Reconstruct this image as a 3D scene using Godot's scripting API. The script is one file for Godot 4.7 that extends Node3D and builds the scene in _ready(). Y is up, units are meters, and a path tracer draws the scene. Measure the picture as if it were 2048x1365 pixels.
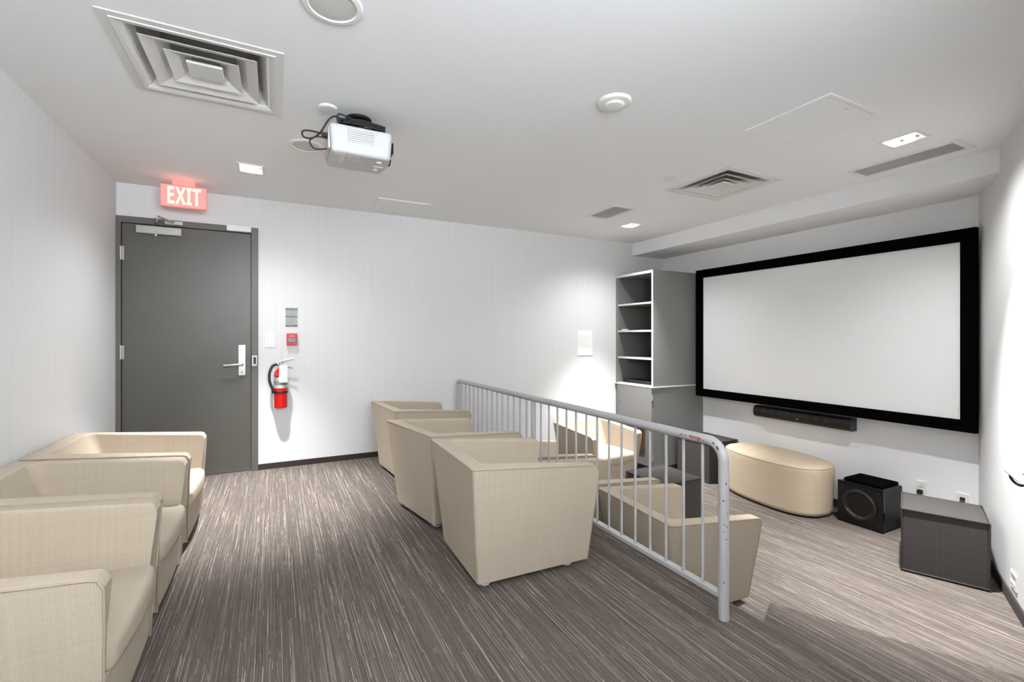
extends Node3D
# A small screening room on two levels. World: y = 0 is the upper platform, the lower floor lies at LOW.
# x runs towards the projection screen, -z towards the wall with the exit door.

const CEIL := 2.41
const LOW := -0.42
const XW := -1.12      # west wall face
const XE := 4.72       # east wall face (screen)
const ZN := -4.69      # north wall face (exit door)
const EDGE := 1.80     # platform edge
const CORNER := Vector3(4.72, 0, -1.504)   # where the oblique south wall starts

var M := {}
var used := {}


# ---------------------------------------------------------------- mesh builder
class Bend:            # moves the points of a rounded box into a softer shape
	func at(p: Vector3) -> Vector3:
		return p


class ProjectorBend extends Bend:      # the belly is a little smaller than the top, the front bows out
	func at(p: Vector3) -> Vector3:
		var t := clampf((p.y + 0.248) / 0.15, 0.0, 1.0)
		var k := lerpf(0.93, 1.0, t)
		var bow := 0.018 * (1.0 - pow(p.z / 0.135, 2.0)) if p.x > 0.1 else 0.0
		return Vector3(p.x * k + bow * clampf((p.x - 0.1) / 0.06, 0, 1), p.y, p.z * k)


class CubeBend extends Bend:           # crowned top and slightly full sides
	var a := 0.2
	var h := 0.4
	func at(p: Vector3) -> Vector3:
		var u := clampf(1.0 - pow(p.x / a, 2.0), 0, 1)
		var v := clampf(1.0 - pow(p.z / a, 2.0), 0, 1)
		var y := p.y + (0.010 * u * v if p.y > h * 0.9 else 0.0)
		var k := 1.0 + 0.012 * sin(p.y / h * PI)
		return Vector3(p.x * k, y, p.z * k)


class PanelBend extends Bend:          # front panel of a tub chair: flares with the arms, its top edge dips
	func at(p: Vector3) -> Vector3:
		var f := clampf((p.y - 0.032) / 0.5, 0, 1)
		var wz := lerpf(0.272, 0.35, f) / 0.30
		var e := 1.0 - pow(p.z / 0.30, 2.0)
		return Vector3(p.x + f * 0.023 + (0.006 * e if p.x > 0.2 else 0.0), p.y - (0.02 * e if p.y > 0.15 else 0.0), p.z * wz)


class SeatBend extends Bend:           # crowned seat cushion, swollen at the front
	func at(p: Vector3) -> Vector3:
		var u := 1.0 - pow(clampf(p.z / 0.27, -1, 1), 2.0)
		var v := 1.0 - pow(clampf((p.x - 0.1) / 0.27, -1, 1), 2.0)
		var y := p.y
		if p.y > 0.28:
			y += 0.030 * u * maxf(v, 0.25)
		elif p.y < 0.24:
			y -= 0.010 * u
		return Vector3(p.x + (0.016 * u if p.x > 0.25 else 0.0), y, p.z * lerpf(0.985, 1.0, clampf(p.x / 0.3, 0, 1)))


class MB:
	var v := PackedVector3Array()
	var n := PackedVector3Array()
	var uv := PackedVector2Array()
	var xf := Transform3D()

	func _uv(p: Vector3, m: Vector3) -> Vector2:
		var a := m.abs()
		if a.y >= a.x and a.y >= a.z:
			return Vector2(p.x, p.z)
		if a.x >= a.z:
			return Vector2(p.z, p.y)
		return Vector2(p.x, p.y)

	func tri(a: Vector3, b: Vector3, c: Vector3, na: Vector3, nb: Vector3, nc: Vector3) -> void:
		if ((a - c).cross(a - b)).dot(na + nb + nc) < 0.0:
			var t := b
			b = c
			c = t
			t = nb
			nb = nc
			nc = t
		var f := (a - c).cross(a - b)
		for q in [[a, na], [b, nb], [c, nc]]:
			uv.append(_uv(q[0], f))
			v.append(xf * (q[0] as Vector3))
			n.append((xf.basis * (q[1] as Vector3)).normalized())

	func quad(a: Vector3, b: Vector3, c: Vector3, d: Vector3, hint: Vector3) -> MB:
		var m := (c - a).cross(d - b).normalized()
		if m.dot(hint) < 0.0:
			m = -m
		tri(a, b, c, m, m, m)
		tri(a, c, d, m, m, m)
		return self

	func box(lo: Vector3, hi: Vector3) -> MB:
		var p := [Vector3(lo.x, lo.y, lo.z), Vector3(hi.x, lo.y, lo.z), Vector3(hi.x, lo.y, hi.z), Vector3(lo.x, lo.y, hi.z),
			Vector3(lo.x, hi.y, lo.z), Vector3(hi.x, hi.y, lo.z), Vector3(hi.x, hi.y, hi.z), Vector3(lo.x, hi.y, hi.z)]
		quad(p[0], p[1], p[2], p[3], Vector3.DOWN)
		quad(p[4], p[5], p[6], p[7], Vector3.UP)
		quad(p[0], p[1], p[5], p[4], Vector3.FORWARD)
		quad(p[3], p[2], p[6], p[7], Vector3.BACK)
		quad(p[0], p[3], p[7], p[4], Vector3.LEFT)
		quad(p[1], p[2], p[6], p[5], Vector3.RIGHT)
		return self

	# smooth grid of points; normals by differences, turned to point along hint at the middle cell
	func grid(P: Array, hint: Vector3, close_j := false) -> MB:
		var ni := P.size()
		var nj: int = P[0].size()
		var N := []
		for i in ni:
			var row := []
			for j in nj:
				var i0 := maxi(i - 1, 0)
				var i1 := mini(i + 1, ni - 1)
				var j0 := j - 1
				var j1 := j + 1
				if close_j:
					j0 = (j0 + nj) % nj
					j1 = j1 % nj
				else:
					j0 = maxi(j0, 0)
					j1 = mini(j1, nj - 1)
				var di: Vector3 = P[i1][j] - P[i0][j]
				var dj: Vector3 = P[i][j1] - P[i][j0]
				row.append(di.cross(dj).normalized())
			N.append(row)
		var mi := ni / 2
		if (N[mi][0] as Vector3).dot(hint) < 0.0:
			for i in ni:
				for j in nj:
					N[i][j] = -N[i][j]
		for i in ni - 1:
			for j in (nj if close_j else nj - 1):
				var k := (j + 1) % nj
				tri(P[i][j], P[i + 1][j], P[i + 1][k], N[i][j], N[i + 1][j], N[i + 1][k])
				tri(P[i][j], P[i + 1][k], P[i][k], N[i][j], N[i + 1][k], N[i][k])
		return self

	# box with rounded edges; bend (optional) moves each finished point
	func rbox(lo: Vector3, hi: Vector3, r: float, seg := 3, bend: Bend = null, cells := 1) -> MB:
		var c := (lo + hi) * 0.5
		var h := (hi - lo) * 0.5
		r = minf(r, minf(h.x, minf(h.y, h.z)) * 0.999)
		var axes := []
		for a in 3:
			var l := []
			for k in seg + 1:
				l.append(-h[a] + r * k / seg)
			for k in range(1, cells):
				l.append(lerpf(-h[a] + r, h[a] - r, float(k) / cells))
			for k in seg + 1:
				l.append(h[a] - r + r * k / seg)
			axes.append(l)
		for a in 3:
			var b := (a + 1) % 3
			var d := (a + 2) % 3
			for s in [-1.0, 1.0]:
				var rows := []
				var rn := []
				for x in axes[b]:
					var row := []
					var rown := []
					for y in axes[d]:
						var p := Vector3()
						p[a] = s * h[a]
						p[b] = x
						p[d] = y
						var inner := p.clamp(-h + Vector3.ONE * r, h - Vector3.ONE * r)
						var m := (p - inner).normalized()
						var q := c + inner + m * r
						row.append(q)
						rown.append(m)
					rows.append(row)
					rn.append(rown)
				if bend:
					for i in rows.size():
						for j in rows[i].size():
							rows[i][j] = bend.at(rows[i][j])
					for i in rows.size():
						for j in rows[i].size():
							var di: Vector3 = rows[mini(i + 1, rows.size() - 1)][j] - rows[maxi(i - 1, 0)][j]
							var dj: Vector3 = rows[i][mini(j + 1, rows[i].size() - 1)] - rows[i][maxi(j - 1, 0)]
							var m := di.cross(dj).normalized()
							if m.dot(rn[i][j]) < 0.0:
								m = -m
							rn[i][j] = (m + rn[i][j] * 0.15).normalized()
				for i in rows.size() - 1:
					for j in rows[i].size() - 1:
						tri(rows[i][j], rows[i + 1][j], rows[i + 1][j + 1], rn[i][j], rn[i + 1][j], rn[i + 1][j + 1])
						tri(rows[i][j], rows[i + 1][j + 1], rows[i][j + 1], rn[i][j], rn[i + 1][j + 1], rn[i][j + 1])
		return self

	# body of revolution about y through at; profile of Vector2(radius, height)
	func lathe(at: Vector3, prof: Array, seg := 28) -> MB:
		for k in prof.size() - 1:
			var a: Vector2 = prof[k]
			var b: Vector2 = prof[k + 1]
			var t := b - a
			if t.length() < 1e-6:
				continue
			var m := Vector2(t.y, -t.x).normalized()
			for s in seg:
				var c0 := TAU * s / seg
				var c1 := TAU * (s + 1) / seg
				var e0 := Vector3(cos(c0), 0, sin(c0))
				var e1 := Vector3(cos(c1), 0, sin(c1))
				var n0 := e0 * m.x + Vector3.UP * m.y
				var n1 := e1 * m.x + Vector3.UP * m.y
				var p00 := at + e0 * a.x + Vector3.UP * a.y
				var p01 := at + e1 * a.x + Vector3.UP * a.y
				var p10 := at + e0 * b.x + Vector3.UP * b.y
				var p11 := at + e1 * b.x + Vector3.UP * b.y
				if b.x > 1e-6:
					tri(p00, p10, p11, n0, n0, n1)
				if a.x > 1e-6:
					tri(p00, p11, p01, n0, n1, n1)
		return self

	func cyl(a: Vector3, b: Vector3, r: float, seg := 12, r2 := -1.0) -> MB:
		return tube([a, b], r, seg, true, r2)

	func tube(pts: Array, r: float, seg := 10, caps := true, r2 := -1.0) -> MB:
		if r2 < 0.0:
			r2 = r
		var last := pts.size() - 1
		var up := Vector3.UP
		var t0: Vector3 = (pts[1] - pts[0]).normalized()
		if absf(t0.dot(up)) > 0.95:
			up = Vector3.RIGHT
		var side := t0.cross(up).normalized()
		var rings := []
		var norms := []
		for i in pts.size():
			var t: Vector3 = ((pts[mini(i + 1, last)] as Vector3) - (pts[maxi(i - 1, 0)] as Vector3)).normalized()
			side = (side - t * side.dot(t)).normalized()
			var w := t.cross(side)
			var rr := lerpf(r, r2, float(i) / last)
			var ring := []
			var rn := []
			for s in seg:
				var a := TAU * s / seg
				var e := side * cos(a) + w * sin(a)
				ring.append((pts[i] as Vector3) + e * rr)
				rn.append(e)
			rings.append(ring)
			norms.append(rn)
		for i in last:
			for s in seg:
				var k := (s + 1) % seg
				tri(rings[i][s], rings[i + 1][s], rings[i + 1][k], norms[i][s], norms[i + 1][s], norms[i + 1][k])
				tri(rings[i][s], rings[i + 1][k], rings[i][k], norms[i][s], norms[i + 1][k], norms[i][k])
		if caps:
			for e in [0, last]:
				var d: Vector3 = (pts[0] - pts[1]) if e == 0 else (pts[last] - pts[last - 1])
				d = d.normalized()
				for s in seg:
					tri(pts[e], rings[e][s], rings[e][(s + 1) % seg], d, d, d)
		return self

	# flat polygon in the xz plane pulled from y0 up to y1
	func prism(poly: PackedVector2Array, y0: float, y1: float) -> MB:
		var idx := Geometry2D.triangulate_polygon(poly)
		for k in range(0, idx.size(), 3):
			for y in [y0, y1]:
				var m := Vector3.UP if y == y1 else Vector3.DOWN
				var q := []
				for e in 3:
					var p := poly[idx[k + e]]
					q.append(Vector3(p.x, y, p.y))
				tri(q[0], q[1], q[2], m, m, m)
		var mid := Vector2()
		for p in poly:
			mid += p / poly.size()
		for k in poly.size():
			var a := poly[k]
			var b := poly[(k + 1) % poly.size()]
			var e := (a + b) * 0.5 - mid
			var nn := Vector2((b - a).y, -(b - a).x)
			if nn.dot(e) < 0.0:
				nn = -nn
			quad(Vector3(a.x, y0, a.y), Vector3(b.x, y0, b.y), Vector3(b.x, y1, b.y), Vector3(a.x, y1, a.y), Vector3(nn.x, 0, nn.y))
		return self

	func at2(u: float, w: float, t: float, swap: bool) -> Vector3:
		return Vector3(u, w, t) if swap else Vector3(u, t, w)

	# slab over a rectangle of the (u, w) plane with rectangular holes; axis map by a basis: u, thickness, w
	func slab(r: Rect2, holes: Array, t0: float, t1: float, swap := false) -> MB:
		var us := [r.position.x, r.end.x]
		var ws := [r.position.y, r.end.y]
		for h in holes:
			for x in [h.position.x, h.end.x]:
				if x > r.position.x and x < r.end.x:
					us.append(x)
			for x in [h.position.y, h.end.y]:
				if x > r.position.y and x < r.end.y:
					ws.append(x)
		us.sort()
		ws.sort()
		for i in us.size() - 1:
			for j in ws.size() - 1:
				if us[i + 1] - us[i] < 1e-6 or ws[j + 1] - ws[j] < 1e-6:
					continue
				var c := Vector2((us[i] + us[i + 1]) * 0.5, (ws[j] + ws[j + 1]) * 0.5)
				var hit := false
				for h in holes:
					if h.has_point(c):
						hit = true
				if hit:
					continue
				for t in [t0, t1]:
					var s := -1.0 if t == t0 else 1.0
					quad(at2(us[i], ws[j], t, swap), at2(us[i + 1], ws[j], t, swap), at2(us[i + 1], ws[j + 1], t, swap), at2(us[i], ws[j + 1], t, swap), Vector3(0, 0, s) if swap else Vector3(0, s, 0))
		for h in [r] + holes:
			var s := 1.0 if h == r else -1.0
			for e in 4:
				var a := Vector2(h.position.x if e in [0, 3] else h.end.x, h.position.y if e < 2 else h.end.y)
				var b := Vector2(h.position.x if e in [2, 3] else h.end.x, h.position.y if e in [0, 3] else h.end.y)
				var o: Vector2 = [Vector2(0, -1), Vector2(1, 0), Vector2(0, 1), Vector2(-1, 0)][e] * s
				quad(at2(a.x, a.y, t0, swap), at2(b.x, b.y, t0, swap), at2(b.x, b.y, t1, swap), at2(a.x, a.y, t1, swap), Vector3(o.x, o.y, 0) if swap else Vector3(o.x, 0, o.y))
		return self

	func mesh() -> ArrayMesh:
		var a := []
		a.resize(Mesh.ARRAY_MAX)
		a[Mesh.ARRAY_VERTEX] = v
		a[Mesh.ARRAY_NORMAL] = n
		a[Mesh.ARRAY_TEX_UV] = uv
		var m := ArrayMesh.new()
		m.add_surface_from_arrays(Mesh.PRIMITIVE_TRIANGLES, a)
		return m


# ---------------------------------------------------------------- node helpers
func numbered(called: String) -> String:
	var k: int = used.get(called, 0)
	used[called] = k + 1
	return called if k == 0 else "%s_%03d" % [called, k]


func tag(o: Node, label: String, category: String, group := "", kind := "") -> void:
	o.set_meta("label", label)
	o.set_meta("category", category)
	if group:
		o.set_meta("group", group)
	if kind:
		o.set_meta("kind", kind)


func thing(called: String, label: String, category: String, at := Vector3.ZERO, turn := 0.0, group := "", kind := "") -> Node3D:
	var o := Node3D.new()
	o.name = numbered(called)
	add_child(o)
	o.position = at
	o.rotation_degrees.y = turn
	tag(o, label, category, group, kind)
	return o


func part(parent: Node, called: String, mb: MB, m: Material, label := "") -> MeshInstance3D:
	var o := MeshInstance3D.new()
	o.name = called
	o.mesh = mb.mesh()
	o.material_override = m
	parent.add_child(o, true)
	if label:
		o.set_meta("label", label)
	return o


func single(called: String, mb: MB, m: Material, label: String, category: String, at := Vector3.ZERO, group := "", kind := "") -> MeshInstance3D:
	var o := MeshInstance3D.new()
	o.name = numbered(called)
	o.mesh = mb.mesh()
	o.material_override = m
	add_child(o)
	o.position = at
	tag(o, label, category, group, kind)
	return o


func text_mesh(parent: Node, called: String, words: String, m: Material, height: float, squeeze: float, at: Vector3, turn: float) -> void:
	var f := SystemFont.new()
	f.font_names = PackedStringArray(["Droid Sans"])
	f.font_weight = 700
	var t := TextMesh.new()
	t.text = words
	t.font = f
	t.font_size = 64
	t.pixel_size = height / 64.0 / 0.72
	t.depth = 0.003
	var o := MeshInstance3D.new()
	o.name = called
	o.mesh = t
	o.material_override = m
	parent.add_child(o, true)
	o.position = at
	o.rotation_degrees.y = turn
	o.scale = Vector3(squeeze, 1, 1)


# ---------------------------------------------------------------- materials
func mat(c: Color, rough := 0.6, metal := 0.0) -> StandardMaterial3D:
	var m := StandardMaterial3D.new()
	m.albedo_color = c
	m.roughness = rough
	m.metallic = metal
	return m


func tex(im: Image) -> ImageTexture:
	return ImageTexture.create_from_image(im)


func grey_image(w: int, h: int, data: PackedFloat32Array) -> Image:
	var b := PackedByteArray()
	b.resize(w * h)
	for i in w * h:
		b[i] = clampi(int(data[i] * 255.0), 0, 255)
	return Image.create_from_data(w, h, false, Image.FORMAT_L8, b)


func ramp_image(w: int, h: int, data: PackedFloat32Array, a: Color, c: Color) -> Image:
	var b := PackedByteArray()
	b.resize(w * h * 3)
	for i in w * h:
		var t := clampf(data[i], 0.0, 1.0)
		b[i * 3] = int(lerpf(a.r, c.r, t) * 255.0)
		b[i * 3 + 1] = int(lerpf(a.g, c.g, t) * 255.0)
		b[i * 3 + 2] = int(lerpf(a.b, c.b, t) * 255.0)
	return Image.create_from_data(w, h, false, Image.FORMAT_RGB8, b)


func carpet_material() -> StandardMaterial3D:
	var w := 1536
	var h := 1024
	var rng := RandomNumberGenerator.new()
	rng.seed = 11
	var d := PackedFloat32Array()
	d.resize(w * h)
	var col := PackedFloat32Array()
	col.resize(w)
	for x in w:
		col[x] = 0.19 + rng.randf() * 0.07
	for x in range(0, w, 4):          # dark loop rows between the yarns
		col[x] -= 0.07
	for y in h:
		var rowv := -0.06 if y % 4 == 0 else 0.02
		var o := y * w
		for x in w:
			d[o + x] = col[x] + rowv * (1.0 if (x / 4 + y / 4) % 2 == 0 else 0.4) + rng.randf() * 0.09
	for k in 4200:                    # light and dark yarns that run along the room
		var x0 := rng.randi() % w
		var wd := 1 + rng.randi() % 3
		var y0 := rng.randi() % h
		var ln := 16 + int(pow(rng.randf(), 2.5) * 420.0)
		var amp := 0.06 + pow(rng.randf(), 2.2) * 0.36 if rng.randf() < 0.66 else -0.03 - rng.randf() * 0.07
		for dy in ln:
			var o := ((y0 + dy) % h) * w
			var f := amp * (0.55 + 0.45 * float((y0 + dy) % 4) / 3.0) * minf(1.0, minf(dy, ln - dy) / 6.0)
			for dx in wd:
				d[o + (x0 + dx) % w] += f
	var m := mat(Color.WHITE, 0.95)
	m.albedo_texture = tex(ramp_image(w, h, d, CARPET_DARK, CARPET_LIGHT))
	m.heightmap_enabled = true
	m.heightmap_texture = tex(grey_image(w, h, d))
	m.heightmap_scale = 0.35
	m.uv1_scale = Vector3(1.0 / 1.5, 1.0 / 1.6, 1)
	m.metallic_specular = 0.2
	return m


func weave_material(c: Color, scale: float, contrast := 0.11, depth := 0.10, seed_at := 3) -> StandardMaterial3D:
	var s := 512
	var rng := RandomNumberGenerator.new()
	rng.seed = seed_at
	var warp := PackedFloat32Array()
	var weft := PackedFloat32Array()
	for k in 64:
		warp.append(rng.randf())
		weft.append(rng.randf())
	var d := PackedFloat32Array()
	d.resize(s * s)
	for y in s:
		for x in s:
			var i := x / 8
			var j := y / 8
			var over := (i + j) % 2 == 0
			var fx := absf(float(x % 8) - 3.5) / 3.5
			var fy := absf(float(y % 8) - 3.5) / 3.5
			var v := (1.0 - fx * fx * 0.8) * (0.75 + warp[i] * 0.35) if over else (1.0 - fy * fy * 0.8) * (0.70 + weft[j] * 0.35)
			d[y * s + x] = clampf(v * 0.85 + rng.randf() * 0.14, 0.0, 1.0)
	var m := mat(Color.WHITE, 0.92)
	m.albedo_texture = tex(ramp_image(s, s, d, c.darkened(contrast * 1.6), c.lightened(contrast * 0.45)))
	m.heightmap_enabled = true
	m.heightmap_texture = tex(grey_image(s, s, d))
	m.heightmap_scale = depth
	m.uv1_triplanar = true
	m.uv1_triplanar_sharpness = 6.0
	m.uv1_scale = Vector3.ONE * scale
	m.metallic_specular = 0.25
	m.rim_enabled = true
	m.rim = 0.15
	m.rim_tint = 0.7
	return m


func wallpaper_material(c: Color) -> StandardMaterial3D:
	var w := 1024
	var h := 512
	var rng := RandomNumberGenerator.new()
	rng.seed = 5
	var d := PackedFloat32Array()
	d.resize(w * h)
	for x in w:
		var b := 0.5 + rng.randf_range(-0.16, 0.16)
		for y in h:
			d[y * w + x] = b + rng.randf_range(-0.08, 0.08)
	for k in 1500:
		var x0 := rng.randi() % w
		var y0 := rng.randi() % h
		var ln := 60 + rng.randi() % 260
		var a := rng.randf_range(-0.3, 0.3)
		for dy in ln:
			d[((y0 + dy) % h) * w + x0] += a * minf(1.0, minf(dy, ln - dy) / 20.0)
	var m := mat(Color.WHITE, 0.75)
	m.albedo_texture = tex(ramp_image(w, h, d, c.darkened(0.055), c.lightened(0.10)))
	m.uv1_scale = Vector3(1.0 / 1.3, 1.0 / 1.3, 1)
	m.metallic_specular = 0.35
	return m


func speckle_texture(s: int, seed_at: int, freq: float) -> ImageTexture:
	var f := FastNoiseLite.new()
	f.seed = seed_at
	f.frequency = freq
	f.noise_type = FastNoiseLite.TYPE_SIMPLEX_SMOOTH
	var d := PackedFloat32Array()
	d.resize(s * s)
	for y in s:
		for x in s:
			d[y * s + x] = 0.5 + 0.5 * f.get_noise_2d(x, y)
	return tex(grey_image(s, s, d))


func perforated_material(c: Color) -> StandardMaterial3D:
	var s := 256
	var d := PackedFloat32Array()
	d.resize(s * s)
	for y in s:
		for x in s:
			var q := Vector2(fposmod(x + (8 if (y / 16) % 2 == 1 else 0), 16) - 8.0, y % 16 - 8.0)
			d[y * s + x] = 0.0 if q.length() < 4.5 else 1.0
	var m := mat(Color.WHITE, 0.6)
	m.albedo_texture = tex(ramp_image(s, s, d, c.darkened(0.25), c.lightened(0.12)))
	m.uv1_scale = Vector3(25, 25, 1)
	return m


func print_image(w: int, h: int, ground: Color, ink: Color, bands: Array, seed_at: int) -> ImageTexture:
	# flat print too small to read: rows of short strokes between dark bands [y0, y1, ground, ink, row height]
	var im := Image.create(w, h, false, Image.FORMAT_RGB8)
	im.fill(ground)
	var rng := RandomNumberGenerator.new()
	rng.seed = seed_at
	for b in bands:
		im.fill_rect(Rect2i(0, b[0], w, b[1] - b[0]), b[2])
		var y: int = b[0] + 3
		while y + b[4] <= b[1] - 2:
			var x := 5 + rng.randi() % 5
			var stop := w - 5 - rng.randi() % (w / 4)
			while x < stop:
				var l := 2 + rng.randi() % 7
				im.fill_rect(Rect2i(x, y, mini(l, stop - x), maxi(1, int(b[4]) - 2)), b[3])
				x += l + 2
			y += b[4] + 1
	return tex(im)


const CARPET_DARK := Color(0.185, 0.165, 0.155)
const CARPET_LIGHT := Color(0.85, 0.79, 0.735)
const FABRIC := Color(0.75, 0.688, 0.605)


func make_materials() -> void:
	M.carpet = carpet_material()
	M.fabric = weave_material(FABRIC, 4.2)
	M.pouf = weave_material(Color(0.855, 0.77, 0.655), 4.6, 0.13, 0.08, 9)
	M.brown = weave_material(Color(0.245, 0.225, 0.21), 7.0, 0.22, 0.05, 21)
	M.brown_edge = mat(Color(0.20, 0.17, 0.155), 0.8)
	M.piping = mat(Color(0.62, 0.555, 0.475), 0.9)
	M.wall = wallpaper_material(Color(0.882, 0.881, 0.875))
	M.paint = mat(Color(0.965, 0.965, 0.965), 0.85)
	M.paint.heightmap_enabled = true
	M.paint.heightmap_texture = speckle_texture(256, 4, 0.12)
	M.paint.heightmap_scale = 0.02
	M.paint.uv1_scale = Vector3(3, 3, 1)
	M.base = weave_material(Color(0.225, 0.175, 0.15), 12.0, 0.4, 0.1, 17)
	M.white = mat(Color(0.93, 0.925, 0.91), 0.45)
	M.projector = mat(Color(0.77, 0.77, 0.765), 0.5)
	M.white_metal = mat(Color(0.87, 0.865, 0.85), 0.32)
	M.slat = mat(Color(0.80, 0.80, 0.79), 0.4)
	M.mesh = perforated_material(Color(0.84, 0.83, 0.805))
	M.door = mat(Color(0.315, 0.305, 0.28), 0.36)
	M.door.heightmap_enabled = true
	M.door.heightmap_texture = speckle_texture(512, 8, 0.09)
	M.door.heightmap_scale = 0.045
	M.door.uv1_scale = Vector3(2, 2, 1)
	M.frame = mat(Color(0.355, 0.34, 0.315), 0.45)
	M.steel = mat(Color(0.78, 0.775, 0.76), 0.28, 0.9)
	M.dull_steel = mat(Color(0.66, 0.65, 0.63), 0.4, 0.6)
	M.rail = mat(Color(0.665, 0.655, 0.65), 0.38)
	M.chip = mat(Color(0.16, 0.14, 0.13), 0.7)
	M.red_mark = mat(Color(0.62, 0.10, 0.12), 0.6)
	M.black = mat(Color(0.045, 0.043, 0.042), 0.55)
	M.gloss_black = mat(Color(0.025, 0.025, 0.026), 0.12)
	M.velvet = mat(Color(0.022, 0.02, 0.02), 1.0)
	M.velvet.metallic_specular = 0.1
	M.screen = mat(Color(0.93, 0.93, 0.925), 0.95)
	M.cabinet = mat(Color(0.47, 0.465, 0.455), 0.4)
	M.cabinet_edge = mat(Color(0.80, 0.795, 0.78), 0.45)
	M.wood = mat(Color(0.33, 0.23, 0.16), 0.5)
	M.cone = mat(Color(0.09, 0.09, 0.092), 0.35)
	M.red = mat(Color(0.70, 0.03, 0.05), 0.28)
	M.red_box = mat(Color(0.74, 0.03, 0.06), 0.4)
	M.rubber = mat(Color(0.10, 0.095, 0.09), 0.6)
	M.clear = mat(Color(0.80, 0.80, 0.78), 0.3)
	M.lamp = mat(Color(1, 1, 1), 0.5)
	M.lamp.emission_enabled = true
	M.lamp.emission = Color(1.0, 0.97, 0.93)
	M.lamp.emission_energy_multiplier = 3.0
	M.exit_face = mat(Color(0.92, 0.60, 0.57), 0.45)
	M.exit_face.emission_enabled = true
	M.exit_face.emission = Color(1.0, 0.58, 0.55)
	M.exit_face.emission_energy_multiplier = 0.38
	M.exit_letter = mat(Color(0.98, 0.92, 0.84), 0.5)
	M.exit_letter.emission_enabled = true
	M.exit_letter.emission = Color(1.0, 0.88, 0.76)
	M.exit_letter.emission_energy_multiplier = 0.55


# ---------------------------------------------------------------- scene
func south(u: float, y: float, off: float) -> Vector3:   # a point of the oblique south wall: u along it from the corner, off into the room
	return CORNER + Vector3(-0.893, 0, 0.451) * u + Vector3(-0.451, 0, -0.893) * off + Vector3.UP * y


func _ready() -> void:
	# camera: level, lens shifted a little down
	var cam := Camera3D.new()
	cam.name = "camera"
	cam.projection = Camera3D.PROJECTION_FRUSTUM
	cam.near = 0.05
	cam.far = 60.0
	cam.size = 0.05 * 2.0 * 682.5 / 926.0
	cam.frustum_offset = Vector2(0, -0.05 * 7.5 / 926.0)
	add_child(cam)
	cam.position = Vector3(0, 1.18, 0)
	cam.rotation_degrees.y = -27.1
	cam.current = true

	var env := Environment.new()
	env.background_mode = Environment.BG_COLOR
	env.background_color = Color(0.935, 0.965, 1.0)
	env.background_energy_multiplier = 24.0
	env.tonemap_mode = Environment.TONE_MAPPER_LINEAR
	env.tonemap_exposure = 1.0
	env.sdfgi_enabled = true
	env.ssao_enabled = true
	env.ssil_enabled = true
	var we := WorldEnvironment.new()
	we.name = "environment"
	we.environment = env
	add_child(we)

	make_materials()
	build_shell()
	build_ceiling_things()
	build_door()
	build_north_wall_things()
	build_screen_end()
	build_rail()
	build_chairs()
	build_south_wall_things()


const LAMPS := [Vector3(-0.155, 0, -3.868), Vector3(3.48, 0, -1.451), Vector3(3.48, 0, -3.93)]
const LAMP_BEAMS := [[68.0, 2.5, -0.04], [31.0, 22.0, 0.04]]     # half angle, energy, place along the fitting
const LAMP_LEVEL := [1.0, 1.2, 1.2]       # the two lights over the lower floor are set brighter
const LAMP_COLOR := Color(0.985, 0.992, 1.0)
const BIG_VENTS := [Vector3(-0.283, 0, -2.551), Vector3(3.215, 0, -2.557)]


func zw(x: float) -> float:            # z of the oblique south wall at x
	return -1.504 + 0.505 * (4.72 - x)


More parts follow.
